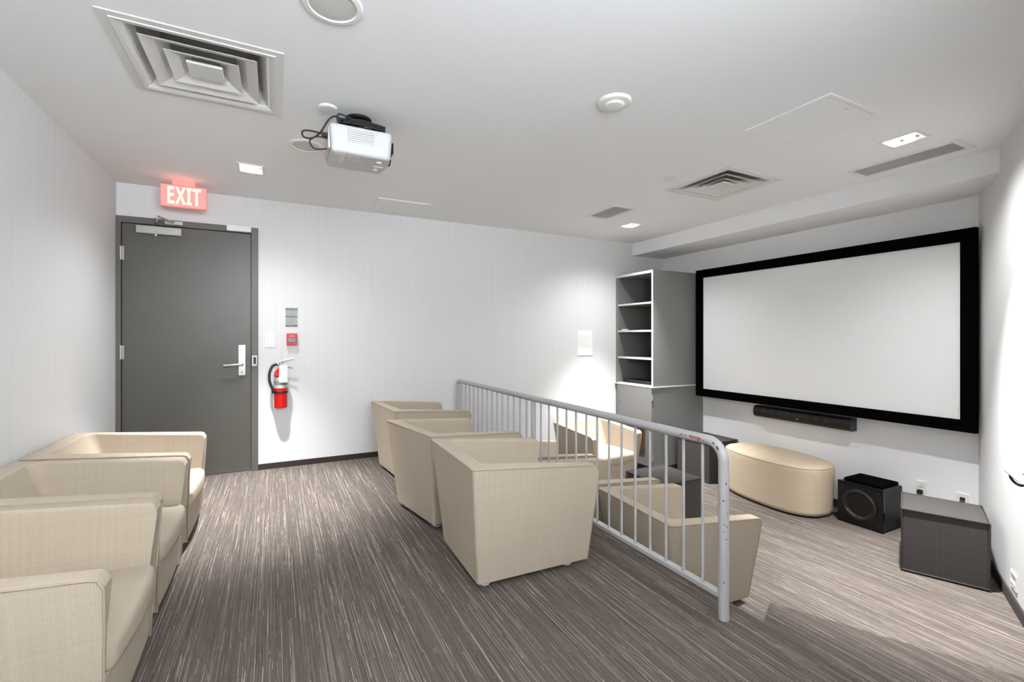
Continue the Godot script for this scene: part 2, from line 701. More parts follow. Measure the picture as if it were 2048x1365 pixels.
func build_shell() -> void:
	var t := 0.15
	# ceiling with its openings
	var holes := []
	for l in LAMPS:
		holes.append(Rect2(l.x - 0.072, l.z - 0.085, 0.144, 0.17))
	for b in BIG_VENTS:
		holes.append(Rect2(b.x - 0.25, b.z - 0.25, 0.5, 0.5))
	holes.append(Rect2(3.80, -1.90, 0.195, 0.57))
	holes.append(Rect2(2.83, -3.81, 0.215, 0.385))
	single("ceiling", MB.new().slab(Rect2(XW - t, ZN - t, XE - XW + 2 * t, 6.6), holes, CEIL, CEIL + 0.06), M.paint,
		"white painted ceiling with vents and recessed lights", "ceiling", Vector3.ZERO, "", "structure")
	single("ceiling_soffit", MB.new().box(Vector3(4.18, 2.25, ZN), Vector3(XE + 0.05, CEIL, -0.9)), M.paint,
		"white boxed soffit running above the projection screen", "soffit", Vector3.ZERO, "", "structure")
	# walls
	single("wall_north", MB.new().slab(Rect2(XW - t, LOW - 0.1, XE - XW + 2 * t, CEIL - LOW + 0.1), [Rect2(-1.118, 0.0, 0.985, 2.145)], ZN - t, ZN, true), M.wall,
		"pale grey wallpapered wall with the exit door", "wall", Vector3.ZERO, "", "structure")
	single("wall_west", MB.new().box(Vector3(XW - t, LOW - 0.1, ZN), Vector3(XW, CEIL, 1.75)), M.wall,
		"pale wallpapered wall behind three tub chairs", "wall", Vector3.ZERO, "", "structure")
	single("wall_east", MB.new().box(Vector3(XE, LOW - 0.1, ZN), Vector3(XE + t, CEIL, -0.9)), M.paint,
		"smooth white wall that carries the projection screen", "wall", Vector3.ZERO, "", "structure")
	var s := single("wall_south", MB.new().slab(Rect2(-0.2, LOW - 0.1, 7.1, CEIL - LOW + 0.1), [Rect2(3.7, 1.4, 2.5, 0.96)], -t, 0.0, true), M.wall,
		"pale wallpapered oblique wall beside the steps", "wall", Vector3.ZERO, "", "structure")
	s.transform = Transform3D(Basis(Vector3(-0.8926, 0, 0.4508), Vector3.UP, Vector3(-0.4508, 0, -0.8926)), CORNER)
	# floors
	single("floor", MB.new().prism(PackedVector2Array([Vector2(EDGE - 0.1, ZN - 0.1), Vector2(XE + 0.1, ZN - 0.1), Vector2(XE + 0.1, zw(XE + 0.1) + 0.1), Vector2(EDGE - 0.1, zw(EDGE - 0.1) + 0.1)]), LOW - 0.1, LOW), M.carpet,
		"lower carpeted floor in front of the screen", "floor", Vector3.ZERO, "", "structure")
	single("floor_platform", MB.new().prism(PackedVector2Array([Vector2(XW - 0.1, ZN - 0.1), Vector2(EDGE, ZN - 0.1), Vector2(EDGE, zw(EDGE) + 0.1), Vector2(XW - 0.1, zw(XW - 0.1) + 0.1)]), LOW - 0.1, 0.0), M.carpet,
		"raised platform carpeted in brown striped pile", "platform", Vector3.ZERO, "", "structure")
	# the step: a block square to the south wall, its far corner at c
	var c := Vector2(2.305, -1.543)
	var d := Vector2(-0.8926, 0.4508)
	var e := Vector2(0.4508, 0.8926)
	var to_wall := (Vector2(4.72, -1.504) - c).dot(e)
	var back := EDGE - 0.05
	var a := c + d * ((c.x - back) / 0.8926)
	single("floor_step", MB.new().prism(PackedVector2Array([c, c + e * (to_wall + 0.05), Vector2(back, zw(back) + 0.05), a]), LOW, -0.208), M.carpet,
		"carpeted step between the platform and the lower floor", "step", Vector3.ZERO, "", "structure")
	# carpet skirting
	var h := 0.05
	single("baseboard_north", MB.new().box(Vector3(-0.133, 0, ZN), Vector3(EDGE, h, ZN + 0.012)), M.base, "dark brown carpet skirting along the wall with the door", "baseboard", Vector3.ZERO, "", "structure")
	single("baseboard_west", MB.new().box(Vector3(XW, 0, ZN + 0.02), Vector3(XW + 0.012, h, 1.3)), M.base, "dark brown carpet skirting behind the row of chairs by the exit", "baseboard", Vector3.ZERO, "", "structure")
	single("baseboard_north_low", MB.new().box(Vector3(EDGE, LOW, ZN), Vector3(3.88, LOW + 0.07, ZN + 0.012)), M.base, "dark brown carpet skirting below the platform level", "baseboard", Vector3.ZERO, "", "structure")
	single("baseboard_east", MB.new().box(Vector3(XE - 0.012, LOW, -4.0), Vector3(XE, LOW + 0.07, -1.52)), M.base, "dark brown carpet skirting under the projection screen", "baseboard", Vector3.ZERO, "", "structure")
	var sk := single("baseboard_south", MB.new().box(Vector3(0.0, LOW, 0), Vector3(2.69, LOW + 0.07, 0.012)), M.base, "dark brown carpet skirting along the oblique wall", "baseboard", Vector3.ZERO, "", "structure")
	sk.transform = s.transform
	# window in the south wall
	var dr := Node3D.new()
	dr.name = "window_1"
	add_child(dr)
	dr.transform = s.transform
	tag(dr, "white framed window opening in the oblique wall", "window", "", "structure")
	for b in [[3.7, 3.74, 1.4, 2.36], [6.16, 6.2, 1.4, 2.36], [3.74, 6.16, 1.4, 1.44], [3.74, 6.16, 2.32, 2.36]]:
		part(dr, "window_frame", MB.new().box(Vector3(b[0], b[2], -0.15), Vector3(b[1], b[3], 0.012)), M.white)
	part(dr, "window_sill", MB.new().box(Vector3(3.66, 1.37, -0.02), Vector3(6.24, 1.4, 0.06)), M.white)


func duct_box(hx: float, hz: float, y0: float, y1: float) -> MB:      # sheet metal duct, open below
	var o := 0.004
	return MB.new().slab(Rect2(-hx - o, -hz - o, 2 * (hx + o), 2 * (hz + o)), [Rect2(-hx, -hz, 2 * hx, 2 * hz)], y0, y1).box(Vector3(-hx - o, y1, -hz - o), Vector3(hx + o, y1 + 0.01, hz + o))


func square_sheet(mb: MB, h0: float, y0: float, h1: float, y1: float, out: float) -> void:
	for k in 4:
		var b := Basis(Vector3.UP, k * PI / 2)
		mb.quad(b * Vector3(h0, y0, -h0), b * Vector3(h0, y0, h0), b * Vector3(h1, y1, h1), b * Vector3(h1, y1, -h1), b * Vector3(out, -0.3, 0))


func build_ceiling_things() -> void:
	# recessed lights
	var words := ["rectangular recessed ceiling light over the exit door", "rectangular recessed ceiling light beside the long air grille", "rectangular recessed ceiling light over the shelf cabinet"]
	for k in LAMPS.size():
		var l: Vector3 = LAMPS[k]
		var r := thing("ceiling_light", words[k], "light", Vector3(l.x, CEIL, l.z), 0, "recessed ceiling lights")
		part(r, "trim", MB.new().slab(Rect2(-0.09, -0.103, 0.18, 0.206), [Rect2(-0.074, -0.087, 0.148, 0.174)], -0.004, 0.0), M.white)
		var hb := MB.new()
		hb.slab(Rect2(-0.074, -0.087, 0.148, 0.174), [Rect2(-0.071, -0.084, 0.142, 0.168)], 0.0, 0.07)
		hb.box(Vector3(-0.074, 0.07, -0.087), Vector3(0.074, 0.075, 0.087))
		part(r, "housing", hb, M.white_metal)
		part(r, "diffuser", MB.new().box(Vector3(-0.071, 0.046, -0.084), Vector3(0.071, 0.052, 0.084)), M.lamp)
		for z in [-0.04, 0.04]:
			part(r, "clip", MB.new().box(Vector3(0.050, 0.020, z - 0.008), Vector3(0.071, 0.024, z + 0.008)).cyl(Vector3(0.05, 0.020, z), Vector3(0.05, 0.044, z), 0.003, 6), M.dull_steel)
		for beam in LAMP_BEAMS:            # two lamps share the fitting: a flood and a narrow downlight
			var a := SpotLight3D.new()
			a.name = "lamp_light"
			a.spot_angle = beam[0]
			a.spot_angle_attenuation = 1.0
			a.light_color = LAMP_COLOR
			a.light_energy = beam[1] * LAMP_LEVEL[k]
			a.light_size = 0.035
			a.spot_range = 14.0
			a.spot_attenuation = 2.0
			a.shadow_enabled = true
			r.add_child(a, true)
			a.position = Vector3(0, 0.034, beam[2])
			a.rotation_degrees = Vector3(-90, 0, 0)
	# square diffusers
	var vw := ["large square ceiling air diffuser near the projector", "square ceiling air diffuser above the lower floor"]
	for k in 2:
		var b: Vector3 = BIG_VENTS[k]
		var r := thing("ceiling_diffuser", vw[k], "air vent", Vector3(b.x, CEIL, b.z), 0, "square ceiling diffusers")
		var half := 0.318 if k == 0 else 0.308
		part(r, "frame", MB.new().slab(Rect2(-half, -half, half * 2, half * 2), [Rect2(-0.286, -0.286, 0.572, 0.572)], -0.005, 0.0), M.white_metal)
		var nk := MB.new()
		square_sheet(nk, 0.286, -0.005, 0.284, -0.009, -1)
		square_sheet(nk, 0.284, -0.009, 0.268, -0.006, -1)
		square_sheet(nk, 0.268, -0.006, 0.245, 0.008, -1)
		square_sheet(nk, 0.245, 0.008, 0.225, 0.035, -1)
		square_sheet(nk, 0.225, 0.035, 0.21, 0.10, -1)
		part(r, "neck", nk, M.white_metal)
		part(r, "duct", duct_box(0.21, 0.21, 0.10, 0.55), M.white_metal)
		for ring in [[0.212, 0.125], [0.138, 0.055]]:
			var rm := MB.new()
			var o: float = ring[0]
			var i: float = ring[1]
			square_sheet(rm, o, -0.010, lerpf(o, i, 0.55), 0.006, 1)
			square_sheet(rm, lerpf(o, i, 0.55), 0.006, i, 0.040, 1)
			square_sheet(rm, o, -0.008, lerpf(o, i, 0.55), 0.008, 1)
			square_sheet(rm, lerpf(o, i, 0.55), 0.008, i, 0.042, 1)
			square_sheet(rm, o, -0.010, o, -0.008, 1)
			part(r, "louvre", rm, M.white_metal)
		part(r, "centre_plate", MB.new().rbox(Vector3(-0.07, -0.009, -0.07), Vector3(0.07, 0.004, 0.07), 0.006, 2), M.white_metal)
	# long return grille and small grille
	var g := thing("air_grille", "long narrow slatted air grille in the ceiling by the screen", "air vent", Vector3(3.8975, CEIL, -1.615))
	part(g, "frame", MB.new().slab(Rect2(-0.133, -0.322, 0.266, 0.644), [Rect2(-0.0975, -0.285, 0.195, 0.57)], -0.006, 0.0), M.white)
	part(g, "duct", duct_box(0.0975, 0.285, 0.0, 0.4), M.white_metal)
	var sl := MB.new()
	for k in 57:
		var z := -0.28 + k * 0.01
		sl.box(Vector3(-0.0975, -0.003, z - 0.002), Vector3(0.0975, 0.012, z + 0.002))
	part(g, "slats", sl, M.slat).set_meta("kind", "stuff")
	g = thing("air_grille", "small dark egg-crate air grille in the ceiling", "air vent", Vector3(2.9375, CEIL, -3.6175))
	part(g, "frame", MB.new().slab(Rect2(-0.145, -0.23, 0.29, 0.46), [Rect2(-0.1075, -0.1925, 0.215, 0.385)], -0.006, 0.0), M.white)
	part(g, "duct", duct_box(0.1075, 0.1925, 0.0, 0.4), M.white_metal)
	sl = MB.new()
	for k in 19:
		var z := -0.185 + k * 0.0205
		sl.box(Vector3(-0.1075, 0.0, z - 0.0008), Vector3(0.1075, 0.02, z + 0.0008))
	for k in 11:
		var x := -0.1 + k * 0.02
		sl.box(Vector3(x - 0.0008, 0.0, -0.1925), Vector3(x + 0.0008, 0.02, 0.1925))
	part(g, "slats", sl, M.slat).set_meta("kind", "stuff")
	# round speakers
	var sp := [[Vector3(0.19, CEIL, -1.825), 0.108, "round flush ceiling speaker between diffuser and smoke detector"], [Vector3(0.178, CEIL, -3.245), 0.104, "round flush ceiling speaker behind the projector"]]
	for k in sp:
		var r := thing("ceiling_speaker", k[2], "speaker", k[0], 0, "round ceiling speakers")
		var q: float = k[1]
		part(r, "trim_ring", MB.new().lathe(Vector3.ZERO, [Vector2(q, 0), Vector2(q, -0.003), Vector2(q - 0.004, -0.007), Vector2(q - 0.022, -0.009), Vector2(q - 0.024, -0.004)], 40), M.white)
		part(r, "speaker_grille", MB.new().lathe(Vector3.ZERO, [Vector2(q - 0.024, -0.004), Vector2(q * 0.5, -0.007), Vector2(0, -0.008)], 40), M.mesh)
	# smoke detector, blank plate, sprinkler plate
	var r2 := thing("smoke_detector", "white round smoke detector on the ceiling", "smoke detector", Vector3(1.575, CEIL, -1.905))
	part(r2, "base", MB.new().lathe(Vector3.ZERO, [Vector2(0.088, 0), Vector2(0.088, -0.006), Vector2(0.080, -0.014), Vector2(0.05, -0.018)], 36), M.white)
	part(r2, "sensor", MB.new().lathe(Vector3.ZERO, [Vector2(0.052, -0.014), Vector2(0.050, -0.022), Vector2(0.042, -0.027), Vector2(0, -0.028)], 30), M.white)
	single("ceiling_cover_plate", MB.new().lathe(Vector3.ZERO, [Vector2(0.046, 0), Vector2(0.046, -0.008), Vector2(0.040, -0.012), Vector2(0, -0.013)], 32), M.white,
		"small blank round cover plate beside the projector mount", "cover plate", Vector3(0.252, CEIL, -2.652))
	single("sprinkler_cover", MB.new().lathe(Vector3.ZERO, [Vector2(0.042, -0.003), Vector2(0.042, -0.006), Vector2(0.036, -0.008), Vector2(0, -0.008)], 32).lathe(Vector3.ZERO, [Vector2(0.03, 0), Vector2(0.03, -0.006)], 24), M.white,
		"flat round white sprinkler cover near the square diffuser", "sprinkler cover", Vector3(2.722, CEIL, -2.645))
	# access panels: a thin frame and a flush door
	var ap := [[Vector3(2.72, CEIL, -1.58), 0.235, 0.24, "white square access panel in the ceiling before the long grille"], [Vector3(1.04, CEIL, -4.36), 0.24, 0.205, "white access panel in the ceiling by the wallpapered wall"]]
	for k in ap:
		var r := thing("access_panel", k[3], "access panel", k[0], 0, "ceiling access panels")
		var ax: float = k[1]
		var az: float = k[2]
		part(r, "frame", MB.new().slab(Rect2(-ax, -az, ax * 2, az * 2), [Rect2(-ax + 0.02, -az + 0.02, ax * 2 - 0.04, az * 2 - 0.04)], -0.006, 0.0), M.paint)
		part(r, "panel", MB.new().box(Vector3(-ax + 0.024, -0.006, -az + 0.024), Vector3(ax - 0.024, 0.0, az - 0.024)), M.paint)
		part(r, "latch", MB.new().lathe(Vector3(0.0, -0.006, az - 0.05), [Vector2(0.009, 0), Vector2(0.009, -0.001), Vector2(0, -0.001)], 12), M.white_metal)
	build_projector()
	build_exit_sign()


func build_projector() -> void:
	var r := thing("projector", "white ceiling projector hung on a black mount", "projector", Vector3(0.42, CEIL, -2.72), 0)
	var y0 := -0.248
	var y1 := -0.098
	part(r, "case", MB.new().rbox(Vector3(-0.168, y0, -0.15), Vector3(0.158, y1, 0.135), 0.02, 4, ProjectorBend.new(), 6), M.projector)
	# side vent: recessed field and slats
	var vt := part(r, "side_vent", MB.new().box(Vector3(-0.078, -0.186, 0.129), Vector3(0.062, -0.118, 0.1325)), M.slat)
	for k in 6:
		var y := -0.180 + k * 0.0112
		part(vt, "slat", MB.new().box(Vector3(-0.076, y, 0.131), Vector3(0.060, y + 0.0065, 0.1385)), M.projector)
	# lens at the end facing the screen
	var ln := part(r, "lens_barrel", MB.new().cyl(Vector3(0.15, -0.172, -0.06), Vector3(0.186, -0.172, -0.06), 0.042, 24), M.gloss_black)
	part(ln, "lens_glass", MB.new().cyl(Vector3(0.184, -0.172, -0.06), Vector3(0.188, -0.172, -0.06), 0.032, 24), M.cone)
	part(r, "front_window", MB.new().box(Vector3(0.164, -0.20, 0.03), Vector3(0.172, -0.14, 0.10)), M.gloss_black)
	part(r, "connector_panel", MB.new().box(Vector3(-0.17, -0.225, -0.10), Vector3(-0.160, -0.115, 0.10)), M.slat)
	# underside: print labels, feet, button
	var lab := mat(Color.WHITE, 0.6)
	lab.albedo_texture = print_image(96, 64, Color(0.90, 0.895, 0.88), Color(0.66, 0.65, 0.64), [[0, 64, Color(0.90, 0.895, 0.88), Color(0.62, 0.61, 0.60), 5]], 4)
	lab.uv1_scale = Vector3(12, 12, 1)
	part(r, "print_label", MB.new().box(Vector3(-0.14, y0 - 0.001, -0.02), Vector3(-0.085, y0 + 0.001, 0.10)), lab)
	part(r, "print_label", MB.new().box(Vector3(-0.07, y0 - 0.001, 0.02), Vector3(-0.01, y0 + 0.001, 0.09)), lab)
	part(r, "adjusting_foot", MB.new().lathe(Vector3(0.10, y0, 0.06), [Vector2(0.014, 0), Vector2(0.013, -0.006), Vector2(0, -0.007)], 18), M.white_metal)
	part(r, "adjusting_foot", MB.new().lathe(Vector3(0.10, y0, -0.06), [Vector2(0.014, 0), Vector2(0.013, -0.006), Vector2(0, -0.007)], 18), M.white_metal)
	part(r, "release_latch", MB.new().rbox(Vector3(0.085, y0 - 0.003, -0.02), Vector3(0.135, y0 + 0.002, 0.0), 0.003, 2), M.white)
	part(r, "lens_cover_door", MB.new().box(Vector3(0.02, y0 - 0.0015, -0.11), Vector3(0.023, y0 + 0.001, -0.04)), M.slat)
	# mount
	var mt := part(r, "ceiling_mount", MB.new().lathe(Vector3.ZERO, [Vector2(0.07, 0), Vector2(0.07, -0.012), Vector2(0.045, -0.02), Vector2(0.02, -0.022), Vector2(0.02, -0.06)], 24).box(Vector3(-0.11, -0.075, -0.05), Vector3(0.11, -0.06, 0.05)), M.black)
	for q in [Vector3(-0.10, 0, -0.08), Vector3(0.11, 0, -0.08), Vector3(-0.10, 0, 0.09), Vector3(0.11, 0, 0.09)]:
		part(mt, "mount_arm", MB.new().tube([Vector3(q.x * 0.5, -0.066, q.z * 0.4), Vector3(q.x, -0.066, q.z), Vector3(q.x, -0.10, q.z)], 0.007, 8), M.black)
	part(mt, "mount_ring", MB.new().tube(arc_points(Vector3(0.03, -0.045, 0.0), 0.085, 0.06, 28), 0.006, 8, false), M.black)
	for k in 3:
		part(mt, "tie_bar", MB.new().tube([Vector3(-0.12, -0.05 - 0.011 * k, 0.07 + 0.006 * k), Vector3(0.0, -0.045 - 0.011 * k, 0.095), Vector3(0.13, -0.055 - 0.011 * k, 0.085)], 0.0055, 7), M.black)
	# cables
	part(r, "power_cable", MB.new().tube(curve([Vector3(-0.08, -0.055, 0.06), Vector3(-0.13, -0.045, 0.08), Vector3(-0.165, -0.07, 0.08), Vector3(-0.205, -0.135, 0.05), Vector3(-0.245, -0.165, 0.03), Vector3(-0.285, -0.165, 0.03), Vector3(-0.29, -0.14, 0.04), Vector3(-0.25, -0.135, 0.05), Vector3(-0.168, -0.15, 0.07)]), 0.0045, 8), M.rubber)
	part(r, "video_cable", MB.new().tube(curve([Vector3(-0.168, -0.165, 0.06), Vector3(-0.22, -0.16, 0.05), Vector3(-0.255, -0.18, 0.03), Vector3(-0.23, -0.215, 0.02), Vector3(-0.17, -0.215, 0.05)]), 0.004, 8), M.rubber)
	part(r, "plug", MB.new().rbox(Vector3(-0.20, -0.162, 0.058), Vector3(-0.166, -0.140, 0.082), 0.005, 2), M.rubber)
	part(r, "loop_cable", MB.new().tube(curve([Vector3(-0.12, -0.095, 0.10), Vector3(-0.125, -0.05, 0.105), Vector3(-0.10, -0.04, 0.105), Vector3(-0.03, -0.06, 0.10)]), 0.0045, 8), M.rubber)


func arc_points(c: Vector3, rx: float, rz: float, k: int) -> Array:
	var o := []
	for i in k + 1:
		var a := TAU * i / k
		o.append(c + Vector3(cos(a) * rx, 0, sin(a) * rz))
	return o


func curve(p: Array, steps := 8) -> Array:      # Catmull-Rom through the points
	var o := []
	for i in p.size() - 1:
		var a: Vector3 = p[maxi(i - 1, 0)]
		var b: Vector3 = p[i]
		var c: Vector3 = p[i + 1]
		var d: Vector3 = p[mini(i + 2, p.size() - 1)]
		for k in steps:
			o.append(b.cubic_interpolate(c, a, d, float(k) / steps))
	o.append(p[p.size() - 1])
	return o


func build_exit_sign() -> void:
	var r := thing("exit_sign", "red lit EXIT sign hanging over the grey door", "exit sign", Vector3(-0.641, CEIL, -4.45))
	part(r, "canopy", MB.new().rbox(Vector3(-0.075, -0.034, -0.03), Vector3(0.075, 0.0, 0.03), 0.006, 2), M.exit_face)
	var b := part(r, "sign_body", MB.new().rbox(Vector3(-0.15, -0.206, -0.022), Vector3(0.15, -0.034, 0.022), 0.008, 3), M.exit_face)
	text_mesh(b, "lettering", "EXIT", M.exit_letter, 0.134, 0.58, Vector3(0.0, -0.120, 0.0225), 0)
	var o := OmniLight3D.new()
	o.name = "sign_light"
	o.light_color = Color(1.0, 0.30, 0.26)
	o.light_energy = 0.005
	o.light_size = 0.05
	o.omni_range = 6.0
	o.omni_attenuation = 2.0
	o.shadow_enabled = true
	r.add_child(o)
	o.position = Vector3(0, -0.1, 0.09)


func build_door() -> void:
	var d := Node3D.new()
	d.name = "door_1"
	add_child(d)
	tag(d, "dark grey metal exit door in a brown-grey frame", "door", "", "structure")
	var z0 := ZN - 0.13
	var zf := ZN + 0.02
	part(d, "jamb", MB.new().box(Vector3(-1.118, 0, z0), Vector3(-1.087, 2.145, zf)), M.frame)
	part(d, "jamb", MB.new().box(Vector3(-0.185, 0, z0), Vector3(-0.133, 2.145, zf)), M.frame)
	part(d, "head", MB.new().box(Vector3(-1.087, 2.095, z0), Vector3(-0.185, 2.145, zf)), M.frame)
	part(d, "leaf", MB.new().rbox(Vector3(-1.083, 0.012, ZN - 0.045), Vector3(-0.189, 2.091, ZN + 0.008), 0.003, 1), M.door)
	part(d, "stop", MB.new().box(Vector3(-1.087, 0, z0), Vector3(-0.185, 2.095, ZN - 0.055)), M.frame)
	part(d, "threshold", MB.new().box(Vector3(-1.087, 0.0, ZN - 0.13), Vector3(-0.185, 0.008, zf + 0.015)), M.steel)
	for y in [1.85, 1.06, 0.22]:
		var h := part(d, "hinge", MB.new().cyl(Vector3(-1.087, y - 0.055, zf), Vector3(-1.087, y + 0.055, zf), 0.009, 10), M.dull_steel)
		part(h, "hinge_leaf", MB.new().box(Vector3(-1.083, y - 0.055, ZN + 0.008), Vector3(-1.068, y + 0.055, zf - 0.004)), M.dull_steel)
	# closer
	var c := part(d, "door_closer", MB.new().rbox(Vector3(-0.985, 2.012, ZN + 0.008), Vector3(-0.685, 2.075, ZN + 0.066), 0.006, 2), M.dull_steel)
	part(c, "closer_screw", MB.new().cyl(Vector3(-0.86, 2.0, ZN + 0.04), Vector3(-0.86, 2.014, ZN + 0.04), 0.014, 12), M.steel)
	part(c, "closer_arm", MB.new().tube([Vector3(-0.86, 2.07, ZN + 0.04), Vector3(-0.86, 2.10, ZN + 0.04), Vector3(-0.815, 2.11, ZN + 0.25)], 0.009, 8), M.steel)
	part(c, "closer_arm", MB.new().tube([Vector3(-0.815, 2.118, ZN + 0.25), Vector3(-0.74, 2.12, ZN + 0.05)], 0.008, 8), M.steel)
	part(c, "arm_bracket", MB.new().box(Vector3(-0.80, 2.105, zf), Vector3(-0.68, 2.132, zf + 0.025)), M.steel)
	# magnetic contact, lever set, strike
	var k := part(d, "contact_cover", MB.new().rbox(Vector3(-0.37, 2.098, zf), Vector3(-0.185, 2.148, zf + 0.028), 0.004, 2), M.white)
	part(k, "cover_seam", MB.new().box(Vector3(-0.279, 2.098, zf + 0.0275), Vector3(-0.277, 2.148, zf + 0.0285)), M.slat)
	var p := part(d, "lever_plate", MB.new().rbox(Vector3(-0.286, 0.845, ZN + 0.008), Vector3(-0.228, 1.112, ZN + 0.020), 0.005, 2), M.steel)
	part(p, "lever", MB.new().tube(curve([Vector3(-0.255, 0.945, ZN + 0.02), Vector3(-0.255, 0.945, ZN + 0.068), Vector3(-0.275, 0.945, ZN + 0.078), Vector3(-0.39, 0.938, ZN + 0.074)]), 0.0105, 10), M.steel)
	part(p, "keyhole", MB.new().cyl(Vector3(-0.257, 0.875, ZN + 0.02), Vector3(-0.257, 0.875, ZN + 0.026), 0.010, 12), M.dull_steel)
	part(p, "screw", MB.new().cyl(Vector3(-0.257, 1.075, ZN + 0.02), Vector3(-0.257, 1.075, ZN + 0.0225), 0.006, 10), M.dull_steel)
	var st := part(d, "strike_box", MB.new().rbox(Vector3(-0.183, 0.925, zf), Vector3(-0.140, 1.02, zf + 0.022), 0.004, 2), M.dull_steel)
	part(st, "latch_slot", MB.new().box(Vector3(-0.168, 0.945, zf + 0.0215), Vector3(-0.150, 1.005, zf + 0.0225)), M.chip)


func build_north_wall_things() -> void:
	# rocker switch
	var s := thing("light_switch", "white rocker light switch beside the grey door", "light switch", Vector3(-0.041, 1.153, ZN))
	part(s, "plate", MB.new().rbox(Vector3(-0.040, -0.063, 0), Vector3(0.040, 0.063, 0.007), 0.003, 2), M.white)
	part(s, "rocker", MB.new().rbox(Vector3(-0.022, -0.042, 0.005), Vector3(0.022, 0.042, 0.012), 0.003, 2), M.white_metal)
	# fire instruction plate
	var w := Color(0.60, 0.60, 0.59)
	var k := Color(0.16, 0.16, 0.16)
	var im := print_image(96, 164, w, k, [[0, 18, k, w, 9], [18, 72, w, Color(0.42, 0.42, 0.41), 4], [72, 80, k, Color(0.4, 0.4, 0.4), 4], [80, 148, w, Color(0.42, 0.42, 0.41), 4], [148, 164, k, w, 8]], 6)
	var m := mat(Color.WHITE, 0.4)
	m.albedo_texture = im
	m.uv1_scale = Vector3(1.0 / 0.10, -1.0 / 0.171, 1)
	m.uv1_offset = Vector3(0.5, 0.5, 0)
	var q := thing("instruction_plate", "grey engraved notice plate above the red alarm box", "sign", Vector3(0.134, 1.3625, ZN))
	part(q, "plate", MB.new().box(Vector3(-0.05, -0.0855, 0), Vector3(0.05, 0.0855, 0.004)), m)
	# alarm pull station
	var a := thing("fire_alarm_box", "red fire alarm pull box on the wall beside the exit door", "fire alarm", Vector3(0.136, 1.161, ZN))
	part(a, "body", MB.new().rbox(Vector3(-0.043, -0.055, 0), Vector3(0.043, 0.055, 0.045), 0.005, 2), M.red_box)
	part(a, "pull_bar", MB.new().rbox(Vector3(-0.034, -0.026, 0.043), Vector3(0.030, 0.012, 0.055), 0.004, 2), mat(Color(0.45, 0.46, 0.47), 0.4))
	part(a, "back_plate", MB.new().box(Vector3(-0.045, -0.062, 0), Vector3(0.045, 0.057, 0.006)), M.white)
	part(a, "print_strip", MB.new().box(Vector3(-0.022, 0.026, 0.0445), Vector3(0.018, 0.034, 0.0455)), mat(Color(0.93, 0.55, 0.55), 0.5))
	# fire extinguisher
	var e := thing("fire_extinguisher", "red fire extinguisher with white tag and black hose", "fire extinguisher", Vector3(0.045, 0.555, ZN + 0.075))
	var pm := mat(Color.WHITE, 0.4)
	pm.albedo_texture = print_image(96, 96, Color(0.74, 0.74, 0.72), Color(0.4, 0.4, 0.4), [[0, 56, Color(0.74, 0.74, 0.72), Color(0.42, 0.42, 0.41), 4], [56, 96, Color(0.52, 0.52, 0.51), Color(0.3, 0.3, 0.3), 5]], 15)
	pm.uv1_scale = Vector3(10, -10, 1)
	var can := part(e, "cylinder", MB.new().lathe(Vector3.ZERO, [Vector2(0, 0.003), Vector2(0.047, 0.003), Vector2(0.053, 0.0), Vector2(0.0545, 0.008), Vector2(0.0545, 0.285), Vector2(0.051, 0.31), Vector2(0.040, 0.333), Vector2(0.024, 0.347), Vector2(0.016, 0.352), Vector2(0.016, 0.372), Vector2(0, 0.372)], 32), M.red)
	part(can, "print_label", MB.new().lathe(Vector3.ZERO, [Vector2(0.0552, 0.175), Vector2(0.0552, 0.275)], 32), pm)
	part(e, "strap", MB.new().lathe(Vector3.ZERO, [Vector2(0.0565, 0.128), Vector2(0.0575, 0.130), Vector2(0.0575, 0.146), Vector2(0.0565, 0.148)], 32), M.black)
	part(e, "wall_bracket", MB.new().box(Vector3(-0.02, 0.05, -0.075), Vector3(0.02, 0.33, -0.0545)), M.black)
	var v := part(e, "valve", MB.new().cyl(Vector3(0, 0.37, 0), Vector3(0, 0.405, 0), 0.018, 16).cyl(Vector3(-0.035, 0.385, 0), Vector3(0.02, 0.385, 0), 0.010, 10), M.dull_steel)
	part(v, "carry_handle", MB.new().tube([Vector3(-0.02, 0.388, 0.005), Vector3(0.03, 0.378, 0.012), Vector3(0.10, 0.350, 0.020)], 0.007, 8), M.dull_steel)
	part(v, "squeeze_lever", MB.new().tube([Vector3(-0.03, 0.400, 0.005), Vector3(0.02, 0.415, 0.01), Vector3(0.105, 0.432, 0.018)], 0.0075, 8), M.white_metal)
	part(v, "pull_pin", MB.new().tube([Vector3(0.012, 0.40, 0.02), Vector3(0.008, 0.46, 0.03), Vector3(0.0, 0.492, 0.03)], 0.0025, 6), M.slat)
	part(v, "gauge", MB.new().cyl(Vector3(-0.03, 0.30, 0.03), Vector3(-0.03, 0.30, 0.058), 0.017, 16), M.red)
	var hz := part(e, "hose", MB.new().tube(curve([Vector3(-0.03, 0.385, 0.01), Vector3(-0.065, 0.37, 0.02), Vector3(-0.088, 0.31, 0.03), Vector3(-0.088, 0.24, 0.03), Vector3(-0.068, 0.175, 0.03)]), 0.0115, 10), M.rubber)
	part(hz, "nozzle", MB.new().cyl(Vector3(-0.068, 0.178, 0.03), Vector3(-0.056, 0.135, 0.03), 0.010, 10, 0.016), M.black)
	part(e, "inspection_tag", MB.new().rbox(Vector3(-0.012, 0.226, 0.060), Vector3(0.052, 0.378, 0.063), 0.0014, 1), M.white)
	# notice sheet
	var nt := mat(Color.WHITE, 0.35)
	var pw := Color(0.95, 0.95, 0.945)
